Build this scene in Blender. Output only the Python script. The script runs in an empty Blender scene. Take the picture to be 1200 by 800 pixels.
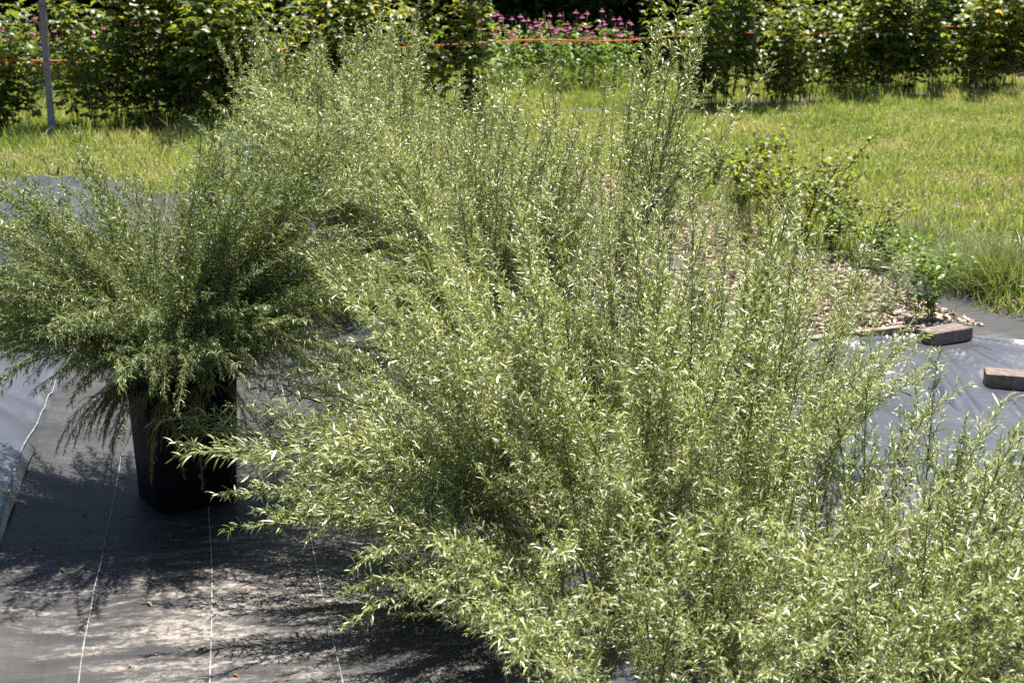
import bpy, math, random
import numpy as np
from mathutils import Vector
PI = math.pi
R = math.radians
rng = np.random.default_rng(7)
random.seed(7)
scene = bpy.context.scene
COL = scene.collection

# ------------------------------------------------------------------ camera
CAM_H, PITCH, FPX = 1.6, 14.0, 1667.0
cam_d = bpy.data.cameras.new('camera')
cam = bpy.data.objects.new('camera', cam_d)
COL.objects.link(cam)
cam.location = (0, 0, CAM_H)
cam.rotation_euler = (R(90 - PITCH), 0, 0)
cam_d.sensor_width = 36.0
cam_d.lens = 36.0 * FPX / 1200.0
cam_d.clip_end = 2000
cam_d.dof.use_dof = True
cam_d.dof.focus_distance = 4.7
cam_d.dof.aperture_fstop = 7.1
scene.camera = cam

# ------------------------------------------------------------------ sky, sun, exposure
SUN_EL, SUN_AZ = 69.0, 24.0          # azimuth from +Y towards +X
world = bpy.data.worlds.new('World')
scene.world = world
world.use_nodes = True
nt = world.node_tree
bg = nt.nodes['Background']
sky = nt.nodes.new('ShaderNodeTexSky')
sky.sky_type = 'NISHITA'
sky.sun_disc = False
sky.sun_elevation = R(SUN_EL)
sky.sun_rotation = R(SUN_AZ)
nt.links.new(sky.outputs[0], bg.inputs[0])
bg.inputs[1].default_value = 0.05
sun_d = bpy.data.lights.new('sun', 'SUN')
sun_d.energy = 5.0
sun_d.angle = R(0.53)
sun_d.color = (1.0, 0.95, 0.87)
sun = bpy.data.objects.new('sun', sun_d)
COL.objects.link(sun)
sv = Vector((math.sin(R(SUN_AZ)) * math.cos(R(SUN_EL)), math.cos(R(SUN_AZ)) * math.cos(R(SUN_EL)), math.sin(R(SUN_EL))))
sun.rotation_euler = sv.to_track_quat('Z', 'Y').to_euler()
sun.location = (0, 0, 30)
vs = scene.view_settings
vs.view_transform = 'Standard'
vs.look = 'None'
vs.gamma = 1
vs.exposure = 1.38
scene.cycles.max_bounces = 5
scene.cycles.diffuse_bounces = 1
scene.cycles.glossy_bounces = 2
scene.cycles.transmission_bounces = 3
scene.cycles.use_denoising = False

# ------------------------------------------------------------------ frames of reference
_p = R(PITCH)
RD = np.array([-0.205, 0.979]); RD /= np.linalg.norm(RD)     # direction of the beds
ND = np.array([RD[1], -RD[0]])                               # across the beds
THETA = math.atan2(ND[1], ND[0])


def G(px, py, z=0.0):
    a = (px - 600) / FPX; b = (400 - py) / FPX
    d = (a, math.cos(_p) + b * math.sin(_p), -math.sin(_p) + b * math.cos(_p))
    t = (z - CAM_H) / d[2]
    return np.array([d[0] * t, d[1] * t])


ORG = G(247, 800)


def UV(px, py, z=0.0):
    g = G(px, py, z) - ORG
    return float(g @ ND), float(g @ RD)


def XY(u, v):
    return ORG + u * ND + v * RD


def smooth(t):
    t = np.clip(t, 0, 1)
    return t * t * (3 - 2 * t)


def vnoise(x, y, seed=0):
    xi = np.floor(x).astype(np.int64); yi = np.floor(y).astype(np.int64)
    xf = smooth(x - xi); yf = smooth(y - yi)

    def h(a, b):
        n = (a * 374761393 + b * 668265263 + seed * 1442695041) & 0x7fffffff
        n = ((n ^ (n >> 13)) * 1274126177) & 0x7fffffff
        return ((n ^ (n >> 16)) & 0xffff) / 65535.0
    return (h(xi, yi) * (1 - xf) + h(xi + 1, yi) * xf) * (1 - yf) + (h(xi, yi + 1) * (1 - xf) + h(xi + 1, yi + 1) * xf) * yf


def TER(u, v):
    u = np.asarray(u, float); v = np.asarray(v, float)
    z = 0.07 * smooth((-0.62 - u) / 0.35)
    z = z + 0.05 * smooth((u - 0.66) / 0.35) * smooth((2.7 - u) / 0.5)
    z = z + 0.010 * (vnoise(u * 2.3 + 40, v * 2.3 + 40, 3) - 0.5) * smooth((v + 3) / 2)
    far = smooth((v - 8) / 2)
    return z * (1 - far)


def TXY(x, y):
    g = np.array([x, y]) - ORG
    return float(TER(g @ ND, g @ RD))


# ------------------------------------------------------------------ materials
def material(name):
    m = bpy.data.materials.new(name)
    m.use_nodes = True
    n = m.node_tree.nodes
    return m, n, m.node_tree.links, n['Principled BSDF']


def ramp(n, stops):
    r = n.new('ShaderNodeValToRGB')
    e = r.color_ramp.elements
    while len(e) < len(stops):
        e.new(0.5)
    for i, (p, c) in enumerate(stops):
        e[i].position = p
        e[i].color = (*c, 1)
    return r


def leaf_mat(name, stops, trans, mix=0.35, rough=0.42, spec=0.5):
    m, n, l, b = material(name)
    geo = n.new('ShaderNodeNewGeometry')
    oi = n.new('ShaderNodeObjectInfo')
    ma = n.new('ShaderNodeMath'); ma.operation = 'MULTIPLY_ADD'
    ma.inputs[1].default_value = 0.22; ma.inputs[2].default_value = -0.11
    l.new(oi.outputs['Random'], ma.inputs[0])
    ad = n.new('ShaderNodeMath'); ad.operation = 'ADD'; ad.use_clamp = True
    l.new(geo.outputs['Random Per Island'], ad.inputs[0]); l.new(ma.outputs[0], ad.inputs[1])
    rp = ramp(n, stops)
    l.new(ad.outputs[0], rp.inputs[0])
    l.new(rp.outputs[0], b.inputs['Base Color'])
    b.inputs['Roughness'].default_value = rough
    b.inputs['Specular IOR Level'].default_value = spec
    tr = n.new('ShaderNodeBsdfTranslucent')
    mx = n.new('ShaderNodeMix'); mx.data_type = 'RGBA'; mx.blend_type = 'MULTIPLY'
    mx.inputs[0].default_value = 1.0
    mx.inputs[7].default_value = (*trans, 1)
    l.new(rp.outputs[0], mx.inputs[6])
    l.new(mx.outputs[2], tr.inputs[0])
    ms = n.new('ShaderNodeMixShader'); ms.inputs[0].default_value = mix
    l.new(b.outputs[0], ms.inputs[1]); l.new(tr.outputs[0], ms.inputs[2])
    l.new(ms.outputs[0], n['Material Output'].inputs[0])
    return m


def plain_mat(name, c1, c2, scale=8, rough=0.8, bump=0.3, spec=0.3, detail=6):
    m, n, l, b = material(name)
    tc = n.new('ShaderNodeTexCoord')
    no = n.new('ShaderNodeTexNoise'); no.inputs['Scale'].default_value = scale; no.inputs['Detail'].default_value = detail
    l.new(tc.outputs['Object'], no.inputs[0])
    rp = ramp(n, [(0.3, c1), (0.7, c2)])
    l.new(no.outputs[0], rp.inputs[0]); l.new(rp.outputs[0], b.inputs['Base Color'])
    bp = n.new('ShaderNodeBump'); bp.inputs['Strength'].default_value = bump; bp.inputs['Distance'].default_value = 0.01
    l.new(no.outputs[0], bp.inputs['Height']); l.new(bp.outputs[0], b.inputs['Normal'])
    b.inputs['Roughness'].default_value = rough
    b.inputs['Specular IOR Level'].default_value = spec
    return m


def island_mat(name, stops, rough=0.8, spec=0.3):
    m, n, l, b = material(name)
    geo = n.new('ShaderNodeNewGeometry')
    rp = ramp(n, stops)
    l.new(geo.outputs['Random Per Island'], rp.inputs[0]); l.new(rp.outputs[0], b.inputs['Base Color'])
    b.inputs['Roughness'].default_value = rough
    b.inputs['Specular IOR Level'].default_value = spec
    return m


M = {}
M['herb_leaf'] = leaf_mat('herb_leaf', [(0.0, (0.075, 0.12, 0.035)), (0.3, (0.20, 0.265, 0.068)), (0.6, (0.335, 0.39, 0.125)), (0.82, (0.46, 0.51, 0.28)), (0.96, (0.62, 0.64, 0.45)), (1.0, (0.46, 0.38, 0.15))], (1.5, 1.5, 0.5), 0.22, 0.42, 0.8)
M['pot_leaf'] = leaf_mat('pot_leaf', [(0.0, (0.055, 0.09, 0.026)), (0.4, (0.12, 0.17, 0.045)), (0.8, (0.20, 0.255, 0.08)), (1.0, (0.34, 0.37, 0.17))], (1.35, 1.35, 0.5), 0.24, 0.48, 0.45)
M['dry_leaf'] = leaf_mat('dry_leaf', [(0.0, (0.10, 0.055, 0.025)), (0.6, (0.20, 0.12, 0.05)), (1.0, (0.30, 0.22, 0.10))], (1.2, 1.0, 0.6), 0.2, 0.7, 0.2)
M['herb_stem'] = plain_mat('herb_stem', (0.20, 0.20, 0.07), (0.34, 0.30, 0.13), 30, 0.6)
M['dark_stem'] = plain_mat('dark_stem', (0.09, 0.075, 0.03), (0.17, 0.14, 0.06), 30, 0.7)
M['woody_stem'] = plain_mat('woody_stem', (0.07, 0.045, 0.025), (0.13, 0.085, 0.045), 40, 0.8)
M['rasp_leaf'] = leaf_mat('rasp_leaf', [(0.0, (0.055, 0.09, 0.022)), (0.5, (0.105, 0.155, 0.035)), (0.9, (0.18, 0.235, 0.055)), (0.985, (0.26, 0.28, 0.07)), (1.0, (0.40, 0.32, 0.06))], (1.8, 1.65, 0.45), 0.46, 0.42, 0.6)
M['cane'] = plain_mat('cane', (0.05, 0.04, 0.02), (0.10, 0.075, 0.04), 20, 0.7)
M['goose_leaf'] = leaf_mat('goose_leaf', [(0.0, (0.07, 0.10, 0.025)), (0.6, (0.14, 0.19, 0.04)), (1.0, (0.24, 0.27, 0.06))], (1.9, 1.8, 0.5), 0.45, 0.45, 0.4)
M['bright_leaf'] = leaf_mat('bright_leaf', [(0.0, (0.09, 0.16, 0.03)), (0.6, (0.14, 0.23, 0.045)), (1.0, (0.20, 0.27, 0.06))], (1.7, 1.7, 0.6), 0.42, 0.4, 0.5)
M['blue_leaf'] = leaf_mat('blue_leaf', [(0.0, (0.06, 0.10, 0.07)), (1.0, (0.14, 0.19, 0.14))], (1.2, 1.3, 0.8), 0.25, 0.5, 0.4)
M['tuft_leaf'] = leaf_mat('tuft_leaf', [(0.0, (0.09, 0.13, 0.045)), (0.6, (0.16, 0.20, 0.075)), (1.0, (0.30, 0.29, 0.15))], (1.5, 1.6, 0.7), 0.3, 0.5, 0.4)
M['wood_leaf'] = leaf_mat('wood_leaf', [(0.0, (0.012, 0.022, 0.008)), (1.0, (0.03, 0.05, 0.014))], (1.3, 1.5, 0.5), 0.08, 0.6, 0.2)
M['bark'] = plain_mat('bark', (0.03, 0.024, 0.018), (0.07, 0.055, 0.04), 12, 0.9)
M['petal'] = leaf_mat('petal', [(0.0, (0.40, 0.05, 0.22)), (0.5, (0.55, 0.12, 0.34)), (1.0, (0.68, 0.30, 0.50))], (1.3, 1.1, 1.2), 0.35, 0.6, 0.3)
M['cone'] = plain_mat('cone', (0.16, 0.05, 0.02), (0.28, 0.10, 0.03), 60, 0.8)
M['clover'] = leaf_mat('clover', [(0.0, (0.45, 0.42, 0.34)), (1.0, (0.75, 0.73, 0.66))], (1.0, 1.0, 0.9), 0.2, 0.7, 0.2)
M['chip'] = island_mat('chip', [(0.0, (0.07, 0.05, 0.035)), (0.25, (0.22, 0.16, 0.115)), (0.6, (0.42, 0.33, 0.26)), (1.0, (0.62, 0.53, 0.44))], 0.85)
M['soil'] = plain_mat('soil', (0.055, 0.038, 0.025), (0.15, 0.10, 0.065), 14, 0.95, 0.8)
M['brick'] = plain_mat('brick', (0.11, 0.085, 0.075), (0.22, 0.175, 0.15), 45, 0.9, 0.6)
M['board'] = plain_mat('board', (0.16, 0.12, 0.09), (0.36, 0.29, 0.22), 22, 0.9, 0.6)
M['pot'] = plain_mat('pot', (0.003, 0.0035, 0.005), (0.006, 0.0065, 0.009), 30, 0.6, 0.05, 0.12)
M['post'] = plain_mat('post', (0.14, 0.145, 0.15), (0.23, 0.235, 0.24), 20, 0.55, 0.15, 0.5)
M['twine'] = plain_mat('twine', (0.62, 0.10, 0.015), (0.85, 0.19, 0.03), 30, 0.6)
M['cord'] = plain_mat('cord', (0.10, 0.10, 0.11), (0.24, 0.25, 0.26), 60, 0.5)
M['stripe'] = plain_mat('stripe', (0.11, 0.115, 0.11), (0.36, 0.39, 0.38), 22, 0.6, 0.1)


def grass_material():
    m, n, l, b = material('grass_blade')
    geo = n.new('ShaderNodeNewGeometry')
    tc = n.new('ShaderNodeTexCoord')
    no = n.new('ShaderNodeTexNoise'); no.inputs['Scale'].default_value = 0.9; no.inputs['Detail'].default_value = 3
    l.new(tc.outputs['Object'], no.inputs[0])
    a = n.new('ShaderNodeMath'); a.operation = 'MULTIPLY_ADD'; a.inputs[1].default_value = 0.6
    sb = n.new('ShaderNodeMath'); sb.operation = 'MULTIPLY_ADD'; sb.inputs[1].default_value = 1.3; sb.inputs[2].default_value = -0.42
    l.new(no.outputs[0], sb.inputs[0])
    l.new(geo.outputs['Random Per Island'], a.inputs[0]); l.new(sb.outputs[0], a.inputs[2])
    rp = ramp(n, [(0.0, (0.13, 0.20, 0.045)), (0.4, (0.225, 0.295, 0.08)), (0.72, (0.33, 0.365, 0.15)), (0.88, (0.40, 0.36, 0.19)), (1.0, (0.52, 0.46, 0.30))])
    l.new(a.outputs[0], rp.inputs[0]); l.new(rp.outputs[0], b.inputs['Base Color'])
    b.inputs['Roughness'].default_value = 0.5
    b.inputs['Specular IOR Level'].default_value = 0.35
    tr = n.new('ShaderNodeBsdfTranslucent')
    mx = n.new('ShaderNodeMix'); mx.data_type = 'RGBA'; mx.blend_type = 'MULTIPLY'; mx.inputs[0].default_value = 1
    mx.inputs[7].default_value = (1.6, 1.6, 0.7, 1)
    l.new(rp.outputs[0], mx.inputs[6]); l.new(mx.outputs[2], tr.inputs[0])
    ms = n.new('ShaderNodeMixShader'); ms.inputs[0].default_value = 0.36
    l.new(b.outputs[0], ms.inputs[1]); l.new(tr.outputs[0], ms.inputs[2]); l.new(ms.outputs[0], n['Material Output'].inputs[0])
    return m


M['grass'] = grass_material()


def fabric_material():
    m, n, l, b = material('woven_fabric')
    tc = n.new('ShaderNodeTexCoord')

    def noise(scale, sx, sy, detail=5, rough=0.6, off=0.0):
        mp = n.new('ShaderNodeMapping'); mp.inputs['Scale'].default_value = (sx, sy, 1)
        mp.inputs['Location'].default_value = (off, off * 1.7, 0)
        l.new(tc.outputs['Object'], mp.inputs[0])
        t = n.new('ShaderNodeTexNoise'); t.inputs['Scale'].default_value = scale
        t.inputs['Detail'].default_value = detail; t.inputs['Roughness'].default_value = rough
        l.new(mp.outputs[0], t.inputs[0])
        return t
    big = noise(1.6, 1, 1.4, 4)
    streak = noise(30, 0.10, 1.0, 4)
    streak2 = noise(60, 1.0, 0.05, 3)
    sand = noise(9, 0.40, 1.5, 10, 0.78, 3.1)
    sandb = noise(1.3, 1, 1, 2, 0.5, 7.7)
    base = ramp(n, [(0.25, (0.015, 0.0145, 0.016)), (0.5, (0.030, 0.029, 0.031)), (0.75, (0.064, 0.060, 0.059))])
    l.new(big.outputs[0], base.inputs[0])

    def mult(c_in, fac_node, lo, hi):
        mr = n.new('ShaderNodeMapRange'); mr.inputs[1].default_value = 0.3; mr.inputs[2].default_value = 0.7
        mr.inputs[3].default_value = lo; mr.inputs[4].default_value = hi
        l.new(fac_node.outputs[0], mr.inputs[0])
        mx = n.new('ShaderNodeVectorMath'); mx.operation = 'SCALE'
        l.new(c_in, mx.inputs[0]); l.new(mr.outputs[0], mx.inputs['Scale'])
        return mx.outputs[0]
    c = mult(base.outputs[0], streak, 0.68, 1.36)
    c = mult(c, streak2, 0.85, 1.18)
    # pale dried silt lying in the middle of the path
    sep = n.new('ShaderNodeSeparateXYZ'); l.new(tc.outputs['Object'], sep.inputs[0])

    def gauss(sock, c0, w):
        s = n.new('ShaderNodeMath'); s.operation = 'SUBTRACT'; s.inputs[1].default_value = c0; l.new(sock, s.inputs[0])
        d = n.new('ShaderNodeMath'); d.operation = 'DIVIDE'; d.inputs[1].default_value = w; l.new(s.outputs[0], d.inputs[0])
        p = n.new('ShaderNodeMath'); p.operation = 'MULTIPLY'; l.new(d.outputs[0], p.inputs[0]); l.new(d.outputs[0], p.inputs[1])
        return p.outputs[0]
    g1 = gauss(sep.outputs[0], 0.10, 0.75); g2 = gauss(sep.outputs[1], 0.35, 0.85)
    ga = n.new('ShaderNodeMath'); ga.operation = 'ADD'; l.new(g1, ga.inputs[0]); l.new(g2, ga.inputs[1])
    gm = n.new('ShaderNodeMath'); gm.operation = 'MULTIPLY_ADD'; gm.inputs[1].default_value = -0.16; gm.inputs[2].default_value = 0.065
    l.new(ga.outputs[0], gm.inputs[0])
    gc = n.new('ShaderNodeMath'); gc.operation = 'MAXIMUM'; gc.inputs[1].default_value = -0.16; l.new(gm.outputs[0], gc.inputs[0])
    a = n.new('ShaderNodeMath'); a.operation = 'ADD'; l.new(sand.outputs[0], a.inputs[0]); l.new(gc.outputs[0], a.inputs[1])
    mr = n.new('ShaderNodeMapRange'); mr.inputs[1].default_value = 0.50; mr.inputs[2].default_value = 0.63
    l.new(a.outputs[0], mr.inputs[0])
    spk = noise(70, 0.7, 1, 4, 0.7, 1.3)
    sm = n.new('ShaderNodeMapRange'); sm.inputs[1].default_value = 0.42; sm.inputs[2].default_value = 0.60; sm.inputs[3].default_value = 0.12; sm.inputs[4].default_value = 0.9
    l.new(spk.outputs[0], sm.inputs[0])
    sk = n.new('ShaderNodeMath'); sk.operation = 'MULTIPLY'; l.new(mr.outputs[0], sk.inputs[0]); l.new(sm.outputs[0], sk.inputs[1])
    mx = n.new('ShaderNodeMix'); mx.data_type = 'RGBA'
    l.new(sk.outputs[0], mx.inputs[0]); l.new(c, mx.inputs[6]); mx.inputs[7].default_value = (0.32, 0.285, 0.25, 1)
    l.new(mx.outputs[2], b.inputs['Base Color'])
    b.inputs['Roughness'].default_value = 0.55
    b.inputs['Specular IOR Level'].default_value = 0.35
    weave = noise(420, 1, 0.35, 2)
    bp = n.new('ShaderNodeBump'); bp.inputs['Strength'].default_value = 0.35; bp.inputs['Distance'].default_value = 0.004
    l.new(weave.outputs[0], bp.inputs['Height'])
    bp2 = n.new('ShaderNodeBump'); bp2.inputs['Strength'].default_value = 0.25; bp2.inputs['Distance'].default_value = 0.02
    wr = noise(14, 0.22, 1.0, 3)
    l.new(wr.outputs[0], bp2.inputs['Height']); l.new(bp.outputs[0], bp2.inputs['Normal'])
    l.new(bp2.outputs[0], b.inputs['Normal'])
    return m


M['fabric'] = fabric_material()


def film_material():
    m, n, l, b = material('plastic_film')
    tc = n.new('ShaderNodeTexCoord')
    d = n.new('ShaderNodeTexNoise'); d.inputs['Scale'].default_value = 2.2; d.inputs['Detail'].default_value = 6
    l.new(tc.outputs['Object'], d.inputs[0])
    rp = ramp(n, [(0.3, (0.030, 0.033, 0.044)), (0.6, (0.048, 0.051, 0.064)), (0.8, (0.09, 0.088, 0.095))])
    l.new(d.outputs[0], rp.inputs[0]); l.new(rp.outputs[0], b.inputs['Base Color'])
    b.inputs['Roughness'].default_value = 0.33
    b.inputs['Specular IOR Level'].default_value = 1.0
    b.inputs['IOR'].default_value = 1.6
    w = n.new('ShaderNodeTexNoise'); w.inputs['Scale'].default_value = 26; w.inputs['Detail'].default_value = 3
    l.new(tc.outputs['Object'], w.inputs[0])
    bp = n.new('ShaderNodeBump'); bp.inputs['Strength'].default_value = 0.18; bp.inputs['Distance'].default_value = 0.012
    l.new(w.outputs[0], bp.inputs['Height']); l.new(bp.outputs[0], b.inputs['Normal'])
    return m


M['film'] = film_material()


# ------------------------------------------------------------------ mesh helpers
def mesh_tris(name, V, F, mats, mi=None, flat=False):
    V = np.asarray(V, np.float32).reshape(-1, 3); F = np.asarray(F, np.int32)
    k = F.shape[1]
    me = bpy.data.meshes.new(name)
    me.vertices.add(len(V)); me.vertices.foreach_set('co', V.ravel())
    me.loops.add(F.size); me.loops.foreach_set('vertex_index', F.ravel())
    me.polygons.add(len(F))
    me.polygons.foreach_set('loop_start', np.arange(0, F.size, k, dtype=np.int32))
    for m in (mats if isinstance(mats, (list, tuple)) else [mats]):
        me.materials.append(M[m])
    if mi is not None:
        me.polygons.foreach_set('material_index', np.asarray(mi, np.int32))
    me.polygons.foreach_set('use_smooth', np.full(len(F), not flat, dtype=bool))
    me.update(calc_edges=True)
    me.validate()
    return me


def ob(name, me, parent=None, loc=None, rz=0.0, **props):
    o = bpy.data.objects.new(name, me)
    COL.objects.link(o)
    if parent is not None:
        o.parent = parent
    if loc is not None:
        o.location = loc
    if rz:
        o.rotation_euler = (0, 0, rz)
    for k, v in props.items():
        o[k] = v
    return o


def thing(name, loc, label, category, group=None, rz=0.0):
    o = ob(name, None, None, loc, rz, label=label, category=category)
    if group:
        o['group'] = group
    o.empty_display_size = 0.1
    return o


def unit(a):
    return a / np.maximum(np.linalg.norm(a, axis=-1, keepdims=True), 1e-9)


class Acc:
    def __init__(s):
        s.V = []; s.F = []; s.I = []; s.n = 0

    def add(s, V, F, mi=0):
        V = np.asarray(V, float).reshape(-1, 3); F = np.asarray(F, int)
        s.V.append(V); s.F.append(F + s.n); s.n += len(V)
        s.I.append(np.full(len(F), mi) if np.isscalar(mi) else np.asarray(mi))

    def mesh(s, name, mats, flat=False):
        return mesh_tris(name, np.concatenate(s.V), np.concatenate(s.F), mats, np.concatenate(s.I), flat)


def tube(acc, P, rad, sides=4, mi=0):
    P = np.asarray(P, float); k = len(P)
    rad = np.broadcast_to(np.asarray(rad, float), (k,))
    T = unit(np.gradient(P, axis=0))
    ref = np.array([0.31, 0.17, 0.93]) if abs(T[0, 2]) < 0.85 else np.array([0.95, 0.2, 0.1])
    A = unit(np.cross(T, ref)); B = np.cross(T, A)
    an = np.arange(sides) * 2 * PI / sides
    V = P[:, None] + rad[:, None, None] * (np.cos(an)[None, :, None] * A[:, None] + np.sin(an)[None, :, None] * B[:, None])
    F = []
    for i in range(k - 1):
        for j in range(sides):
            a = i * sides + j; b = i * sides + (j + 1) % sides; c = a + sides; d = b + sides
            F += [(a, b, d), (a, d, c)]
    for j in range(1, sides - 1):
        F.append(((k - 1) * sides, (k - 1) * sides + j, (k - 1) * sides + j + 1))
    acc.add(V, F, mi)


NARROW = np.array([(0, 2, 1), (1, 2, 4), (1, 4, 3), (3, 4, 5)])
OVATE = np.array([(0, 2, 1), (0, 3, 2), (1, 2, 5), (1, 5, 4), (2, 3, 6), (2, 6, 5), (4, 5, 7), (5, 6, 7)])
KITE = np.array([(0, 2, 1), (1, 2, 3)])


def leaves(acc, P, D, L, W, curl=0.15, mi=0, shape='narrow', up=None, roll=0.9, fold=0.25):
    """a batch of leaves: P base, D direction, L length, W full width"""
    P = np.asarray(P, float); n = len(P)
    if n == 0:
        return
    D = unit(np.asarray(D, float))
    U = np.tile((0, 0, 1.0), (n, 1)) if up is None else up
    U = U + rng.normal(0, roll, (n, 3)) * 0.6
    S = unit(np.cross(D, U)); N = np.cross(S, D)
    L = np.broadcast_to(L, (n,))[:, None]; w = np.broadcast_to(W, (n,))[:, None] * 0.5
    c = (np.broadcast_to(curl, (n,)) * rng.normal(1, 0.7, n))[:, None] * L
    if shape == 'narrow':
        p1 = P + D * L * 0.38 + N * c * 0.10; p2 = P + D * L * 0.74 - N * c * 0.12
        V = np.stack([P, p1 - S * w, p1 + S * w, p2 - S * w * 0.75, p2 + S * w * 0.75, P + D * L * 0.98 - N * c * 0.55], 1)
        F = NARROW
    elif shape == 'ovate':
        m1 = P + D * L * 0.36 + N * c * 0.12; m2 = P + D * L * 0.70 - N * c * 0.05
        f = N * w * fold
        V = np.stack([P, m1 - S * w + f, m1, m1 + S * w + f, m2 - S * w * 0.78 + f, m2, m2 + S * w * 0.78 + f, P + D * L - N * c * 0.55], 1)
        F = OVATE
    else:
        m1 = P + D * L * 0.45
        V = np.stack([P, m1 - S * w + N * c * 0.2, m1 + S * w - N * c * 0.2, P + D * L - N * c * 0.4], 1)
        F = KITE
    k = V.shape[1]
    FF = (F[None] + (np.arange(n) * k)[:, None, None]).reshape(-1, 3)
    m = np.repeat(np.broadcast_to(mi, (n,)), len(F))
    acc.add(V.reshape(-1, 3), FF, m)


def sheet(name, u0, u1, v0, v1, step, zf, mats, clip=None, **props):
    """a ground sheet in bed coordinates (u across, v along)"""
    nu = max(2, int((u1 - u0) / step) + 1); nv = max(2, int((v1 - v0) / step) + 1)
    uu, vv = np.meshgrid(np.linspace(u0, u1, nu), np.linspace(v0, v1, nv), indexing='ij')
    if clip is not None:
        uu, vv = clip(uu, vv)
    V = np.stack([uu, vv, zf(uu, vv)], -1).reshape(-1, 3)
    i, j = np.meshgrid(np.arange(nu - 1), np.arange(nv - 1), indexing='ij')
    a = (i * nv + j).ravel()
    F = np.stack([a, a + nv, a + nv + 1, a + 1], 1)
    me = mesh_tris(name, V, F, mats)
    return ob(name, me, None, (ORG[0], ORG[1], 0), THETA, **props)


# ================================================================== GROUND
V = np.array([(-900, -60, -0.03), (900, -60, -0.03), (900, 1500, -0.03), (-900, 1500, -0.03)])
ob('ground', mesh_tris('ground', V, [(0, 1, 2, 3)], 'soil'), kind='structure')


def fabric_z(u, v):
    rid = 0.012 * vnoise(u * 0.9 + 3, v * 4.2 + 1, 11) + 0.007 * vnoise(u * 2 + 3, v * 11 + 1, 12) + 0.006 * vnoise(u * 14 + v * 2, v * 2.2, 13)
    lip = 0.03 * smooth((-0.40 - u) / 0.22)
    return TER(u, v) + 0.004 + rid + lip


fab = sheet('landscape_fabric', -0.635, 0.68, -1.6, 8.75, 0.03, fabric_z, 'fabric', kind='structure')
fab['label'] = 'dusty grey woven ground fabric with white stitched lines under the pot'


def strip_line(name, pts, w, h, mat, parent):
    pts = np.asarray(pts, float)
    t = unit(np.gradient(pts[:, :2], axis=0)); s = np.stack([t[:, 1], -t[:, 0]], 1) * w / 2
    V = []
    for i in range(len(pts)):
        V.append((*(pts[i, :2] - s[i]), pts[i, 2])); V.append((*(pts[i, :2]), pts[i, 2] + h)); V.append((*(pts[i, :2] + s[i]), pts[i, 2]))
    F = []
    for i in range(len(pts) - 1):
        a = 3 * i
        F += [(a, a + 1, a + 4, a + 3), (a + 1, a + 2, a + 5, a + 4)]
    return ob(name, mesh_tris(name, V, F, mat), parent)


for k in (-0.3, 0.0, 0.3):
    vv = np.arange(-1.5, 8.7, 0.03)
    uu = k + 0.006 * np.sin(vv * 3.1 + k * 9) + 0.004 * (vnoise(vv * 5, vv * 0 + k * 50, 5) - 0.5)
    strip_line('white_line', np.stack([uu, vv, fabric_z(uu, vv) + 0.002], 1), 0.0032, 0.001, 'stripe', fab)


def film_left_z(u, v):
    w = 0.030 * np.abs(np.sin((v * 3.0 + u * 5.5) * 2.2 + 4 * vnoise(u * 2, v * 2, 21))) * vnoise(u * 3 + 9, v * 3 + 2, 22)
    w += 0.012 * vnoise(u * 20 + v * 8, v * 3, 23) + 0.03 * vnoise(u * 2.5 + v, v * 1.5, 24)
    return TER(u, v) + 0.012 + 0.035 * smooth((-0.58 - u) / 0.05) + w


fl = sheet('plastic_film', -3.4, -0.585, -1.6, 8.7, 0.025, film_left_z, 'film',
           label='shiny black plastic film on the raised bed left of the woven fabric path', category='plastic film')
vv = np.arange(-1.5, 5.5, 0.03)
uu = -0.6 + 0.012 * np.sin(vv * 2.2 + 1)
ac = Acc()
tube(ac, np.stack([uu, vv, film_left_z(uu, vv) + 0.006], 1), 0.004, 6)
ob('edge_cord', ac.mesh('edge_cord', 'cord'), fl)


def film_main_z(u, v):
    w = 0.024 * np.abs(np.sin(u * 9 + 3 * vnoise(u * 1.5, v * 1.5, 31) + v * 2)) * vnoise(u * 2.4, v * 2.4, 32)
    w += 0.013 * vnoise(u * 20, v * 6, 33)
    # puckers where the film is pulled towards the planting holes
    for (pu, pv) in ((1.16, 0.25), (1.1, -0.55), (1.12, 2.57)):
        du = u - pu; dv = v - pv; r = np.hypot(du, dv) + 1e-6; th = np.arctan2(dv, du)
        w += 0.012 * np.abs(np.sin(th * 9 + 2 * vnoise(th * 2 + 5, r * 0, 34))) * np.exp(-r * 1.6) * smooth(r / 0.12)
    t = smooth((u - 0.66) / 0.14)
    return (fabric_z(u, v) - 0.004) * (1 - t) + (TER(u, v) + 0.034 + w * smooth((u - 0.62) / 0.45)) * t


sheet('plastic_film', 0.60, 2.80, -2.2, 8.6, 0.025, film_main_z, 'film',
      label='black plastic film under the row of tall herb plants', category='plastic film')

CORNER = (3.30, 2.80)


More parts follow.
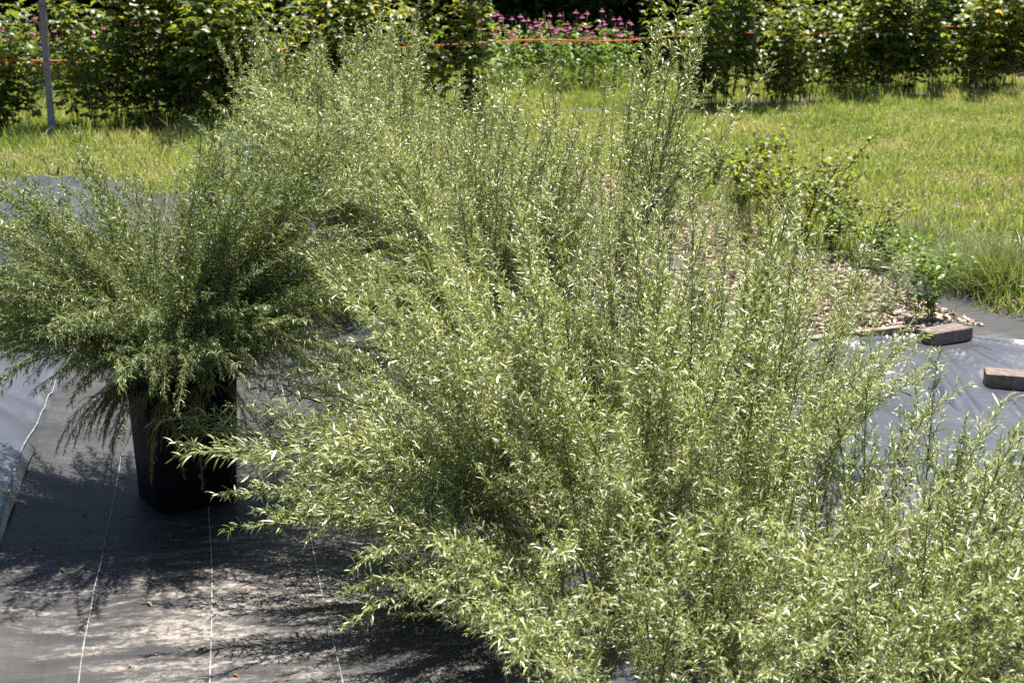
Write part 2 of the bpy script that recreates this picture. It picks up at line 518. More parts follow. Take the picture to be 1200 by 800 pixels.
def film_right_z(u, v):
    du = u - CORNER[0]; dv = v - CORNER[1]; r = np.hypot(du, dv) + 1e-6; th = np.arctan2(dv, du)
    def ridge(x, y, k):
        return 1 - np.abs(2 * vnoise(x, y, k) - 1)
    tw = th + 0.10 * vnoise(r * 2.2, th * 2, 40)
    f = smooth(r / 0.12)
    w = f * (0.024 * np.exp(-r * 0.8) * ridge(tw * 9 + 40, r * 0.5, 41) ** 2 + 0.022 * np.exp(-r * 0.25) * smooth((r - 0.1) / 0.4) * ridge(tw * 21 + 40, r * 0.9 + 7, 42) ** 2 + 0.02 * ridge(tw * 5 + 40, r * 1.3, 43) * np.minimum(1, r))
    w += 0.004 * vnoise(u * 9, v * 9, 44) * f
    for (bpx, bpy_) in ((1108, 393), (1186, 444)):
        bu, bv = UV(bpx, bpy_, 0.075)
        w = 0.012 + (w - 0.012) * (1 - np.exp(-(((u - bu) ** 2 + (v - bv) ** 2) / 0.022) ** 2))
    return TER(u, v) + 0.030 + w * smooth((u - 2.70) / 0.15)


def clip_right(u, v):
    top = np.where(u < 3.30, 2.74 + 0.03 * np.sin(u * 9), 2.80 - (u - 3.30) * 1.25)
    t = (v + 1.5) / 4.5
    return u, -1.5 + t * (top + 1.5)


sheet('plastic_film', 2.73, 4.6, -1.5, 3.0, 0.014, film_right_z, 'film', clip_right,
      label='wrinkled black plastic film weighted with two brown bricks', category='plastic film')


def fabric_far_z(u, v):
    return TER(u, v) + 0.012 + 0.008 * vnoise(u * 3, v * 3, 51) + 0.05 * np.exp(-((u - 3.62 + (v - 2.4) * 0.35) / 0.10) ** 2) * smooth((3.3 - v) / 0.5)


def clip_far(u, v):
    s = (u - 3.32) / 0.95
    left = np.where(v < 3.0, 3.33 + (3.0 - v) * 0.36, 3.33 + 0.02 * (v - 3))
    return left + s * 1.05, v


sheet('landscape_fabric', 3.32, 4.27, 1.0, 5.0, 0.03, fabric_far_z, 'fabric', clip_far, kind='structure')
sheet('plastic_film', -9, 15, 0, 1, 0.25, lambda u, v: 0.02 + 0.01 * vnoise(u * 2, v * 4, 61), 'film',
      lambda u, v: (u, 13.33 + 0.317 * u + 0.12 * np.sin(u * 1.7) + (v - 0.4) * 0.85), label='strip of plastic film along the feet of the raspberry canes', category='plastic film')

# chip bed, chips
CHIP_REG = [(1.75, 3.45, 2.76, 8.3)]


def chip_z(u, v):
    return TER(u, v) + 0.018 + 0.03 * vnoise(u * 2, v * 2, 71) * smooth((u - 1.7) / 0.4) * smooth((3.66 - u) / 0.25)


sheet('chip_bed', 1.78, 3.62, 2.79, 8.2, 0.05, lambda u, v: chip_z(u, v) + 0.012, 'soil', kind='structure')


def chip_mesh():
    n = 17000
    u = rng.uniform(1.8, 3.62, n); v = 2.8 + 5.3 * rng.uniform(0, 1, n) ** 1.25
    L = 0.007 + 0.034 * rng.uniform(0, 1, n) ** 2.2; W = L * rng.uniform(0.3, 0.7, n); H = rng.uniform(0.003, 0.007, n)
    yaw = rng.uniform(0, 2 * PI, n); til = rng.normal(0, 0.28, n); til2 = rng.normal(0, 0.28, n)
    ex = np.stack([np.cos(yaw) * np.cos(til), np.sin(yaw) * np.cos(til), np.sin(til)], 1)
    s0 = np.stack([-np.sin(yaw), np.cos(yaw), til2], 1)
    ey = unit(s0 - (s0 * ex).sum(1, keepdims=True) * ex); ez = np.cross(ex, ey)
    c = np.stack([u, v, chip_z(u, v) + 0.016 + rng.uniform(0, 0.012, n)], 1)
    sg = np.array([(x, y, z) for z in (-1, 1) for y in (-1, 1) for x in (-1, 1)], float) * 0.5
    Vv = c[:, None] + (sg[None, :, 0:1] * (L[:, None, None] * ex[:, None])) * np.where(sg[None, :, 1:2] > 0, rng.uniform(.7, 1, n)[:, None, None], 1) \
        + sg[None, :, 1:2] * (W[:, None, None] * ey[:, None]) + sg[None, :, 2:3] * (H[:, None, None] * ez[:, None])
    q = np.array([(0, 2, 3, 1), (4, 5, 7, 6), (0, 1, 5, 4), (2, 6, 7, 3), (0, 4, 6, 2), (1, 3, 7, 5)])
    F = (q[None] + (np.arange(n) * 8)[:, None, None]).reshape(-1, 4)
    return mesh_tris('wood_chips', Vv.reshape(-1, 3), F, 'chip', flat=True)


ob('wood_chips', chip_mesh(), None, (ORG[0], ORG[1], 0), THETA, kind='stuff',
   label='pale wood chip mulch around the gooseberry shrubs', category='wood chips')

# ================================================================== GRASS
HED_A, HED_B = XY(-1.62, 12.82), XY(12.39, 17.27)


def hedge_v(u):
    return 13.33 + 0.317 * u


def grass_mask(u, v):
    wob = 0.35 * (vnoise(u * 1.3 + 5, v * 1.3 + 5, 81) - 0.5)
    right = 3.95 - 0.40 * smooth((v - 4.0) / 0.8) + wob + 0.16 * np.maximum(0, 3.4 - v)
    lowv = np.where(u > right, -1.0, 8.15 + 2.2 * wob)
    front = (v > lowv) & (v < hedge_v(u) - 0.60 + 0.9 * (vnoise(u * 2.1, v * 2, 83) - .5)) & ~((u > 1.9) & (u < 3.6) & (v < 8.9))
    back = (v > hedge_v(u) + 0.30 + 0.3 * (vnoise(u * 2.1, v * 2, 87) - .5)) & (v < hedge_v(u) + 7)
    return front | back


def build_grass():
    n = 620000
    v = -0.5 + 24.0 * rng.uniform(0, 1, n); u = rng.uniform(-5.5, 13.5, n)
    xy = ORG[None] + u[:, None] * ND[None] + v[:, None] * RD[None]
    vis = (np.abs(xy[:, 0]) < 0.40 * xy[:, 1] + 0.8)
    k = grass_mask(u, v) & vis
    u, v, xy = u[k], v[k], xy[k]
    n = len(u)
    clump = vnoise(u * 5, v * 5, 85) * vnoise(u * 1.1, v * 1.1, 86)
    near = smooth((hedge_v(u) - v - 0.4) / 2.0)
    h = (0.03 + 0.20 * clump + rng.uniform(0, 0.05, n) + 0.16 * (rng.uniform(0, 1, n) < 0.012)) * (1.25 - 0.5 * near)
    az = rng.uniform(0, 2 * PI, n); le = np.abs(rng.normal(0.5, 0.35, n))
    D = np.stack([np.cos(az) * np.sin(le), np.sin(az) * np.sin(le), np.cos(le)], 1)
    P = np.stack([xy[:, 0], xy[:, 1], np.full(n, -0.005)], 1)
    a = Acc()
    leaves(a, P, D, h * 1.25, rng.uniform(0.005, 0.0105, n), 0.5, 0, 'narrow', up=np.stack([D[:, 0], D[:, 1], np.full(n, 0.15)], 1), roll=0.4)
    ob('grass', a.mesh('grass', 'grass'), kind='stuff', label='sunlit yellow green meadow grass in front of the raspberry row', category='grass')
    # white clover heads among the grass
    m = 3200
    idx = rng.choice(n, 16000)
    idx = idx[(near[idx] > 0.55)][:m]
    q = P[idx] + np.stack([np.zeros(len(idx)), np.zeros(len(idx)), h[idx] * 0.85 + 0.02], 1)
    a = Acc()
    for j in range(5):
        an = j * 2 * PI / 5
        d = np.tile((math.cos(an), math.sin(an), 0.7), (len(q), 1)) + rng.normal(0, 0.2, (len(q), 3))
        leaves(a, q, d, rng.uniform(0.010, 0.017, len(q)), 0.010, 0.2, 0, 'kite')
    ob('clover_flowers', a.mesh('clover_flowers', 'clover'), kind='stuff', label='small white clover flower heads dotted through the grass', category='flowers')


build_grass()


# ================================================================== HERB STEMS (shared meshes)
def bend_path(length, lean0, lean1, n, wob, z0=0.0, power=1.0):
    """path starting at origin, leaning towards +X from lean0 to lean1 degrees off the vertical"""
    t = np.linspace(0, 1, n)
    le = np.radians(lean0 + (lean1 - lean0) * t ** power)
    az = np.cumsum(rng.normal(0, wob, n)) * 0.6
    d = np.stack([np.sin(le) * np.cos(az), np.sin(le) * np.sin(az), np.cos(le)], 1)
    P = np.zeros((n, 3)); P[1:] = np.cumsum((d[:-1] + d[1:]) / 2, 0) * length / (n - 1)
    return P, d


def make_stem(length, lean0, lean1, nbr=26, br=0.22, leafL=0.070, leafW=0.0088, start=0.12, spacing=0.0165, lift=0.5, droop=0.0, rad=0.0032, brown=0.35, power=1.0, tuft=0.45):
    P, d = bend_path(length, lean0, lean1, 16, 0.10, power=power)
    st = Acc(); lf = Acc()
    tt = np.linspace(0, 1, 16)
    nb = int((np.clip(start * 0.6, 0, 1)) * 15) + 1
    tube(st, P, rad * (1 - 0.78 * tt), 5, 0)
    LP, LD, LL, LM = [], [], [], []

    def put_leaves(path, dirs, sp, l0, l1, t0, basez):
        seg = np.linalg.norm(np.diff(path, axis=0), axis=1).sum()
        k = max(3, int(seg / sp))
        s = t0 + (1 - t0) * (np.arange(k) + rng.uniform(0, 1, k)) / k
        s = np.clip(s, 0, 0.999)
        f = s * (len(path) - 1); i = f.astype(int); f = (f - i)[:, None]
        pos = path[i] * (1 - f) + path[i + 1] * f
        dd = unit(dirs[i])
        ref = unit(np.cross(dd, np.array([0.2, 0.35, 0.9])))
        bi = np.cross(dd, ref)
        ph = np.arange(k) * 2.4 + rng.uniform(0, 6.3)
        rad_ = ref * np.cos(ph)[:, None] + bi * np.sin(ph)[:, None]
        ang = rng.uniform(0.45, 1.15, k)[:, None] * (1.15 - 0.5 * s[:, None])
        D = dd * np.cos(ang) + rad_ * np.sin(ang) + np.array([0, 0, -0.10]) - np.array([0, 0, droop])
        ln = (l0 + (l1 - l0) * s) * rng.uniform(0.65, 1.2, k)
        LP.append(pos); LD.append(D); LL.append(ln)
        dry = rng.uniform(0, 1, k) < brown * np.clip(1 - pos[:, 2] / (0.42 * max(0.4, P[:, 2].max())), 0, 1)
        LM.append(dry.astype(int))
        # short leaf tufts in the axils
        m = rng.uniform(0, 1, k) < tuft
        for _ in range(2):
            LP.append(pos[m]); LD.append(D[m] * 0.7 + rng.normal(0, 0.45, (m.sum(), 3))); LL.append(ln[m] * rng.uniform(0.35, 0.7, m.sum())); LM.append(dry[m].astype(int))

    put_leaves(P, d, spacing * 1.2, leafL, leafL * 0.55, start, 0)
    for b in range(nbr):
        t = start + (0.97 - start) * (b + rng.uniform(0, 1)) / nbr
        f = t * 15; i = int(f); f -= i
        p0 = P[i] * (1 - f) + P[i + 1] * f
        dd = unit(d[i])
        ref = unit(np.cross(dd, np.array([0.2, 0.35, 0.9]))); bi = np.cross(dd, ref)
        ph = b * 2.4 + rng.uniform(-0.6, 0.6)
        ra = ref * math.cos(ph) + bi * math.sin(ph)
        an = rng.uniform(0.35, 0.85)
        q = unit(dd * math.cos(an) + ra * math.sin(an))
        ln = br * (math.sin(PI * min(1, 0.18 + 0.9 * t)) * 0.9 + 0.22) * rng.uniform(0.55, 1.25)
        k = 6
        path = np.zeros((k, 3)); path[0] = p0; dirs = np.zeros((k, 3)); dirs[0] = q
        for j in range(1, k):
            q = unit(q + (np.array([0, 0, lift]) + dd * 0.35 - np.array([0, 0, droop * 1.6])) * 0.17 + rng.normal(0, 0.05, 3))
            path[j] = path[j - 1] + q * ln / (k - 1); dirs[j] = q
        tube(st, path, np.linspace(0.0013, 0.0006, k), 3, 0)
        put_leaves(path, dirs, spacing, leafL * 0.85, leafL * 0.45, 0.05, 0)
    LP = np.concatenate(LP); LD = np.concatenate(LD); LL = np.concatenate(LL); LM = np.concatenate(LM)
    leaves(lf, LP, LD, LL, leafW * rng.uniform(0.7, 1.25, len(LP)) * np.clip(LL / leafL, 0.55, 1.1), 0.35, LM, 'narrow')
    return st, lf


def stem_bank(name, count, leaf_mat_name, fn):
    out = []
    for i in range(count):
        st, lf = fn(i)
        out.append((st.mesh(name + '_stem', 'dark_stem' if name in ('upright', 'fine', 'near_upright') else 'herb_stem'), lf.mesh(name + '_leaves', [leaf_mat_name, 'dry_leaf'])))
    return out


U = rng.uniform
H_ = dict(leafL=0.054, leafW=0.0060, spacing=0.0105, tuft=0.55)
F_ = dict(leafL=0.042, leafW=0.0062, spacing=0.0098, tuft=0.55)
N_ = dict(leafL=0.050, leafW=0.0056, spacing=0.0100, tuft=0.6)
O_ = dict(leafL=0.054, leafW=0.0062, spacing=0.0098, tuft=0.6)
BANK = {
    'upright': stem_bank('upright', 7, 'herb_leaf', lambda i: make_stem(U(1.0, 1.15), U(2, 8), U(8, 26), 30, 0.17, start=0.22, **H_)),
    'arch': stem_bank('arch', 7, 'herb_leaf', lambda i: make_stem(U(1.0, 1.15), U(12, 22), U(42, 66), 30, 0.16, start=0.18, **H_)),
    'lodged': stem_bank('lodged', 6, 'herb_leaf', lambda i: make_stem(U(1.0, 1.1), U(48, 60), U(84, 100), 28, 0.16, start=0.26, lift=0.35, **H_)),
    'near_upright': stem_bank('near_upright', 6, 'herb_leaf', lambda i: make_stem(U(0.60, 0.70), U(2, 9), U(8, 30), 20, 0.135, start=0.18, **N_)),
    'near_arch': stem_bank('near_arch', 6, 'herb_leaf', lambda i: make_stem(U(0.60, 0.70), U(12, 24), U(42, 68), 20, 0.13, start=0.16, **N_)),
    'near_lodged': stem_bank('near_lodged', 5, 'herb_leaf', lambda i: make_stem(U(0.60, 0.68), U(48, 60), U(80, 98), 20, 0.125, start=0.22, lift=0.35, **N_)),
    'fine': stem_bank('fine', 6, 'herb_leaf', lambda i: make_stem(U(1.0, 1.12), U(2, 9), U(6, 22), 36, 0.17, start=0.22, **F_)),
    'pot_up': stem_bank('pot_up', 5, 'pot_leaf', lambda i: make_stem(U(0.95, 1.05), U(8, 20), U(35, 70), 28, 0.18, **O_)),
    'pot_mid': stem_bank('pot_mid', 5, 'pot_leaf', lambda i: make_stem(U(0.95, 1.05), U(25, 40), U(70, 110), 28, 0.17, lift=0.1, droop=0.2, **O_)),
    'pot_arch': stem_bank('pot_arch', 6, 'pot_leaf', lambda i: make_stem(U(0.95, 1.05), U(28, 40), U(110, 140), 28, 0.15, lift=0.0, droop=0.4, **O_)),
    'pot_hang': stem_bank('pot_hang', 4, 'pot_leaf', lambda i: make_stem(U(0.95, 1.05), U(60, 75), U(150, 172), 28, 0.12, lift=0.0, droop=0.7, power=0.6, **O_)),
}


def herb_plant(name, label, u, v, stems, group, base_r=0.12, z=None, leaf_cat='herb plant', at=None, near=False):
    """stems: list of (bank, count, azimuth centre deg (world, 0 = +X), spread, len lo, len hi)"""
    x, y = XY(u, v) if at is None else at
    zz = (TXY(x, y) + 0.02) if z is None else z
    root = thing(name, (x, y, zz), label, leaf_cat, group)
    for bank, cnt, azc, spread, lo, hi in stems:
        if near and 'near_' + bank in BANK:
            bank = 'near_' + bank; lo /= 0.64; hi /= 0.64; cnt = int(cnt * 0.85)
        for i in range(cnt):
            sm, lm = random.choice(BANK[bank])
            az = R(azc + random.uniform(-spread, spread))
            r = base_r * math.sqrt(random.random())
            a2 = az + random.uniform(-1.2, 1.2)
            s = random.uniform(lo, hi)
            o = ob('stem', sm, root, (r * math.cos(a2), r * math.sin(a2), -0.005), az)
            o.scale = (s, s, s)
            o.rotation_euler = (R(random.uniform(-5, 5)), R(random.uniform(-5, 5)), az)
            lfo = ob('leaves', lm, o)
            lfo['kind'] = 'stuff'
    return root


RG = 'tall feathery herb plants along the plastic covered bed'
P1 = UV(395, 300); P1b = UV(490, 352); P2 = UV(575, 430); P3 = UV(695, 390); P4 = UV(760, 690); P5 = UV(1010, 800)
herb_plant('herb_plant', 'tall silvery green herb bush at the far end of the row beside the raspberry canes', *P1,
           [('fine', 44, 90, 180, 1.12, 1.42), ('upright', 14, 90, 180, 1.0, 1.3), ('arch', 30, 180, 130, 0.85, 1.15), ('arch', 10, 0, 60, 0.8, 1.0)], RG, 0.38)
herb_plant('herb_plant', 'pale dense herb plant next in line before the tallest far bush', *P1b,
           [('fine', 50, 0, 180, 0.85, 1.14), ('upright', 12, 180, 110, 0.8, 1.08), ('arch', 24, 0, 180, 0.7, 0.95), ('arch', 22, 190, 40, 0.95, 1.2)], RG, 0.38)
herb_plant('herb_plant', 'herb plant in mid row with dark bare stems showing at its foot', *P2,
           [('fine', 38, 0, 180, 0.75, 1.0), ('upright', 14, 0, 180, 0.75, 0.98), ('arch', 20, 20, 150, 0.7, 0.95), ('arch', 20, 175, 45, 0.9, 1.15), ('lodged', 8, 165, 30, 0.8, 1.05)], RG, 0.30)
herb_plant('herb_plant', 'slender tallest herb plant with upright sprays beside the mid row', *P3,
           [('fine', 6, 0, 90, 1.25, 1.50), ('upright', 6, 0, 120, 1.05, 1.35), ('arch', 7, 20, 120, 1.05, 1.3), ('upright', 12, 0, 180, 0.6, 0.95), ('arch', 20, 0, 180, 0.5, 0.9)], RG, 0.36)
herb_plant('herb_plant', 'broad front herb plant with pale stems fallen sideways over the woven fabric', *P4,
           [('upright', 40, 60, 140, 0.68, 0.96), ('arch', 40, 40, 180, 0.72, 1.0), ('arch', 20, 180, 50, 0.8, 1.05), ('arch', 18, 270, 60, 0.5, 0.75),
            ('lodged', 20, 163, 24, 0.8, 1.15), ('lodged', 16, 205, 24, 0.65, 1.0), ('lodged', 12, 135, 22, 1.0, 1.25), ('lodged', 8, 240, 24, 0.6, 0.85)], RG, 0.38)
herb_plant('herb_plant', 'low spreading herb plant reaching toward the wrinkled film and bricks', *P5,
           [('upright', 24, 90, 120, 0.42, 0.68), ('upright', 12, 10, 60, 0.34, 0.52), ('arch', 32, 100, 140, 0.45, 0.74), ('arch', 18, 0, 60, 0.4, 0.62), ('lodged', 10, 70, 40, 0.6, 0.9), ('lodged', 8, 25, 30, 0.6, 0.9), ('arch', 12, 230, 60, 0.5, 0.7)], RG, 0.42, near=True)
P6 = UV(1210, 850)
herb_plant('herb_plant', 'low herb plant at the end of the row away from the raspberry canes', *P6,
           [('upright', 18, 60, 150, 0.30, 0.50), ('arch', 30, 60, 180, 0.36, 0.58), ('lodged', 8, 90, 120, 0.4, 0.6)], RG, 0.34, near=True)
P7 = UV(850, 565)
herb_plant('herb_plant', 'bushy herb plant between the broad front plant and the wood chips', *P7,
           [('upright', 26, 120, 130, 0.45, 0.78), ('fine', 12, 150, 80, 0.6, 0.9), ('arch', 20, 120, 120, 0.5, 0.75), ('arch', 16, 0, 60, 0.4, 0.58)], RG, 0.36, near=True)
P8 = UV(770, 850)
herb_plant('herb_plant', 'low herb plant on bare film in front of the broad plant', *P8,
           [('upright', 14, 20, 120, 0.35, 0.58), ('arch', 28, 60, 180, 0.4, 0.62), ('lodged', 9, 140, 40, 0.42, 0.6), ('lodged', 6, 40, 50, 0.5, 0.7)], RG, 0.34, near=True)
P9 = UV(930, 890)
herb_plant('herb_plant', 'low leafy herb plant filling the bed between the front plants', *P9,
           [('upright', 16, 90, 160, 0.40, 0.62), ('arch', 26, 90, 180, 0.42, 0.62)], RG, 0.32, near=True)
SG = 'straggly young herbs at the edge of the wood chips'
for (px_, py_) in ((800, 262), (842, 300), (872, 332), (905, 362), (835, 258), (888, 300), (930, 385), (770, 300)):
    herb_plant('young_herb', 'straggly young herb plant growing along the edge of the wood chips', *UV(px_, py_),
               [('upright', 5, 90, 180, 0.30, 0.48), ('arch', 8, 90, 180, 0.3, 0.46)], SG, 0.12, near=True)

# ================================================================== POT AND ITS BUSH
pot_c = XY(*UV(222, 585)) + np.array([0.0, -0.02])
pot_z = 0.022


def make_pot():
    root = thing('planter', (pot_c[0], pot_c[1], pot_z), 'tall black plastic tub holding the bushy potted herb on the woven fabric', 'planter', rz=R(33))

    def ring(half, z, cr=0.055, k=5):
        pts = []
        for (sx, sy, a0) in ((1, 1, 0), (-1, 1, 90), (-1, -1, 180), (1, -1, 270)):
            for j in range(k):
                a = R(a0 + 90 * j / (k - 1))
                pts.append((sx * (half - cr) + cr * math.cos(a), sy * (half - cr) + cr * math.sin(a), z))
        return pts
    prof = [(0.128, 0.0), (0.131, 0.004), (0.146, 0.425)]
    prof_in = [(0.139, 0.425), (0.135, 0.38), (0.122, 0.012)]
    rows = [ring(h, z) for h, z in prof + prof_in]
    n = len(rows[0]); V = sum(rows, []); F = []
    for i in range(len(rows) - 1):
        for j in range(n):
            F.append((i * n + j, i * n + (j + 1) % n, (i + 1) * n + (j + 1) % n, (i + 1) * n + j))
    ob('tub_wall', mesh_tris('tub_wall', V, F, 'pot'), root)
    rows = [ring(0.147, 0.405), ring(0.158, 0.407), ring(0.159, 0.452), ring(0.153, 0.455), ring(0.138, 0.452), ring(0.1375, 0.41)]
    V = sum(rows, []); F = []
    for i in range(len(rows) - 1):
        for j in range(n):
            F.append((i * n + j, i * n + (j + 1) % n, (i + 1) * n + (j + 1) % n, (i + 1) * n + j))
    ob('rim', mesh_tris('rim', V, F, 'pot'), root)
    top = ring(0.1355, 0.40)
    V = top + [(0, 0, 0.415)]
    F = [(j, (j + 1) % n, n) for j in range(n)]
    ob('potting_soil', mesh_tris('potting_soil', V, F, 'soil'), root)
    return root


make_pot()
herb_plant('potted_herb', 'dark green arching herb bush spilling over the black tub', 0, 0,
           [('pot_up', 84, 110, 180, 0.5, 0.98), ('pot_up', 20, 0, 70, 0.7, 1.0), ('pot_mid', 80, 180, 180, 0.36, 0.82), ('pot_mid', 34, 175, 60, 0.6, 0.95), ('pot_mid', 24, 10, 60, 0.6, 0.95), ('pot_mid', 30, 270, 70, 0.4, 0.62),
            ('pot_arch', 64, 180, 180, 0.34, 0.72), ('pot_arch', 16, 0, 50, 0.6, 0.85), ('pot_arch', 36, 270, 75, 0.38, 0.62), ('pot_arch', 16, 185, 60, 0.6, 0.85),
            ('pot_hang', 14, 190, 50, 0.28, 0.44), ('pot_hang', 26, 265, 75, 0.26, 0.44)], None, 0.12, z=pot_z + 0.40, at=pot_c)

# ================================================================== BRICKS AND BOARD
_bm = {}


def brick(px, py, yaw, label, dims, tilt=(0, 0)):
    u, v = UV(px, py, 0.075)
    x, y = XY(u, v)
    z = float(film_right_z(np.array(u), np.array(v))) + 0.002 if u > 2.73 else 0.05
    L, W, H = dims
    a = Acc(); e = 0.003
    def sl(zz, ins):
        return [(sx * (L / 2 - ins), sy * (W / 2 - ins), zz) for sx, sy in ((-1, -1), (1, -1), (1, 1), (-1, 1))]
    rows = [sl(0, e), sl(e, 0), sl(H - e, 0), sl(H, e)]
    V = sum(rows, []); F = [(0, 3, 2), (0, 2, 1), (12, 13, 14), (12, 14, 15)]
    for i in range(3):
        for j in range(4):
            a0 = i * 4 + j; b0 = i * 4 + (j + 1) % 4
            F += [(a0, b0, b0 + 4), (a0, b0 + 4, a0 + 4)]
    V = np.array(V); V += rng.normal(0, 0.0008, V.shape)
    a.add(V, F)
    o = ob('brick', a.mesh('brick', 'brick', flat=True), None, (x, y, z), R(yaw), label=label, category='brick', group='brown bricks weighing down the film')
    o.rotation_euler = (R(tilt[0]), R(tilt[1]), R(yaw))
    return o


brick(1107, 391, 28, 'brown brick lying at the corner of the wood chip bed', (0.235, 0.11, 0.06), (0, -1))
brick(1186, 444, -14, 'brown brick resting alone on the wrinkled plastic film', (0.21, 0.11, 0.056), (0, 1))

b0 = np.array(UV(948, 414)); b1 = np.array(UV(1058, 400))
mid = (b0 + b1) / 2; ln = np.linalg.norm(b1 - b0)
xy = XY(*mid)
a = Acc()
nseg = 8
for i in range(nseg):
    pass
xs = np.linspace(-ln / 2, ln / 2, nseg + 1)
V = []
for k, x in enumerate(xs):
    jx = rng.normal(0, 0.002, (4, 2))
    for q, (yy, zz) in enumerate(((-0.02, -0.03), (0.02, -0.03), (0.02, 0.055), (-0.02, 0.055))):
        V.append((x, yy + jx[q, 0], zz + jx[q, 1]))
F = []
for k in range(nseg):
    for q in range(4):
        c0 = k * 4 + q; c1 = k * 4 + (q + 1) % 4
        F.append((c0, c0 + 4, c1 + 4, c1))
F += [(0, 1, 2, 3), (nseg * 4 + 3, nseg * 4 + 2, nseg * 4 + 1, nseg * 4)]
d = b1 - b0
ob('edging_board', mesh_tris('edging_board', V, F, 'board', flat=True), None, (xy[0], xy[1], 0.022), math.atan2(d[1], d[0]) + THETA,
   label='weathered wooden board edging the wood chips beside the brick', category='board')

# ================================================================== RASPBERRY ROW
def rasp_variant(height, ncane, spread, yellow=0.0):
    ca = Acc(); lf = Acc()
    crowns = rng.normal(0, spread * 0.42, (4, 2))
    for c in range(ncane + 4):
        bx, by = crowns[c % 4] + rng.normal(0, 0.035, 2)
        h = height * rng.uniform(0.58, 1.10) if c < ncane else height * rng.uniform(0.28, 0.55)
        az = rng.uniform(0, 2 * PI); le0 = rng.uniform(0, 8); le1 = rng.uniform(10, 45)
        P, d = bend_path(h, le0, le1, 12, 0.08)
        rot = np.array([[math.cos(az), -math.sin(az), 0], [math.sin(az), math.cos(az), 0], [0, 0, 1]])
        P = P @ rot.T + np.array([bx, by, 0]); d = d @ rot.T
        tube(ca, P, np.linspace(0.006, 0.0022, 12), 4)
        k = int(h / 0.054)
        s = 0.20 + 0.80 * ((np.arange(k) + rng.uniform(0, 1, k)) / k) ** 0.85
        f = np.clip(s, 0, 0.999) * 11; i = f.astype(int); f = (f - i)[:, None]
        p = P[i] * (1 - f) + P[i + 1] * f
        ph = np.arange(k) * 2.4 + rng.uniform(0, 6)
        out = np.stack([np.cos(ph), np.sin(ph), rng.uniform(-0.1, 0.6, k)], 1)
        out = unit(out)
        pl = rng.uniform(0.06, 0.17, k) * (1.15 - 0.55 * s)
        q = p + out * pl[:, None] + np.array([0, 0, -0.01])
        for a_, b_ in zip(p, q):
            tube(ca, np.stack([a_, (a_ + b_) / 2 + np.array([0, 0, 0.008]), b_]), np.array([0.0014, 0.0012, 0.001]), 3)
        side = unit(np.cross(out, (0, 0, 1.0)))
        sz = rng.uniform(0.075, 0.145, k)
        for kk, (fs, sc) in enumerate(((0.0, 1.0), (0.95, 0.8), (-0.95, 0.8))):
            D = out * (1 - abs(fs) * 0.5) + side * fs + np.array([0, 0, -0.35]) + rng.normal(0, 0.15, (k, 3))
            base = q - out * (0.018 if fs else 0.0)
            leaves(lf, base, D, sz * sc, sz * sc * rng.uniform(0.62, 0.78, k), 0.25, 0, 'ovate', roll=0.35)
    return ca.mesh('raspberry_canes', 'cane'), lf.mesh('raspberry_leaves', 'rasp_leaf')


RASP = [rasp_variant(1.8, 11, 0.5), rasp_variant(1.65, 12, 0.5), rasp_variant(1.95, 11, 0.5), rasp_variant(1.5, 11, 0.5)]


def rasp(px, py, var, s, label, rz=None):
    x, y = G(px, py)
    root = thing('raspberry_bush', (x, y, 0.0), label, 'raspberry bush', 'raspberry bushes in the row at the back of the grass')
    cm, lm = RASP[var]
    rz = random.uniform(0, 6.28) if rz is None else rz
    o = ob('canes', cm, root, (0, 0, 0), rz); o.scale = (s, s, s)
    l2 = ob('leaves', lm, o); l2['kind'] = 'stuff'


LAB = 'leafy dark green raspberry bush in the dense row behind the tall herb plants'
LABR = 'leafy raspberry bush in the unbroken hedge behind the open grass'
LABL = 'raspberry bush in the thick clump beside the grey post'
rasp(22, 158, 3, 0.88, 'shorter raspberry bush on the outer side of the grey post')
rasp(-25, 160, 1, 0.9, 'shorter raspberry bush on the outer side of the grey post')
for px, py, var, s in ((118, 160, 0, 0.96), (160, 160, 2, 0.98), (200, 158, 0, 1.05), (238, 157, 1, 1.1), (275, 156, 2, 1.0), (180, 150, 1, 1.1), (258, 150, 2, 1.1)):
    rasp(px, py, var, s, LABL)
for px, py, var, s in ((390, 152, 0, 0.95), (430, 150, 2, 0.92), (345, 152, 1, 0.95)):
    rasp(px, py, var, s, LAB)
rasp(535, 146, 2, 1.02, 'raspberry bush standing alone beside the gap with pink flowers')
rasp(562, 148, 3, 0.62, 'small yellowing raspberry bush at the edge of the gap in the row')
for i, (px, py) in enumerate(((800, 131), (838, 130), (872, 128), (905, 126), (940, 124), (975, 122), (1010, 119), (1045, 117), (1078, 115), (1112, 113), (1145, 110), (1180, 108), (1215, 106), (995, 113), (1130, 105))):
    rasp(px, py, (i * 3 + i // 4) % 4, 0.80 + 0.38 * random.random() + (0.06 if px > 950 else 0.0), LABR)

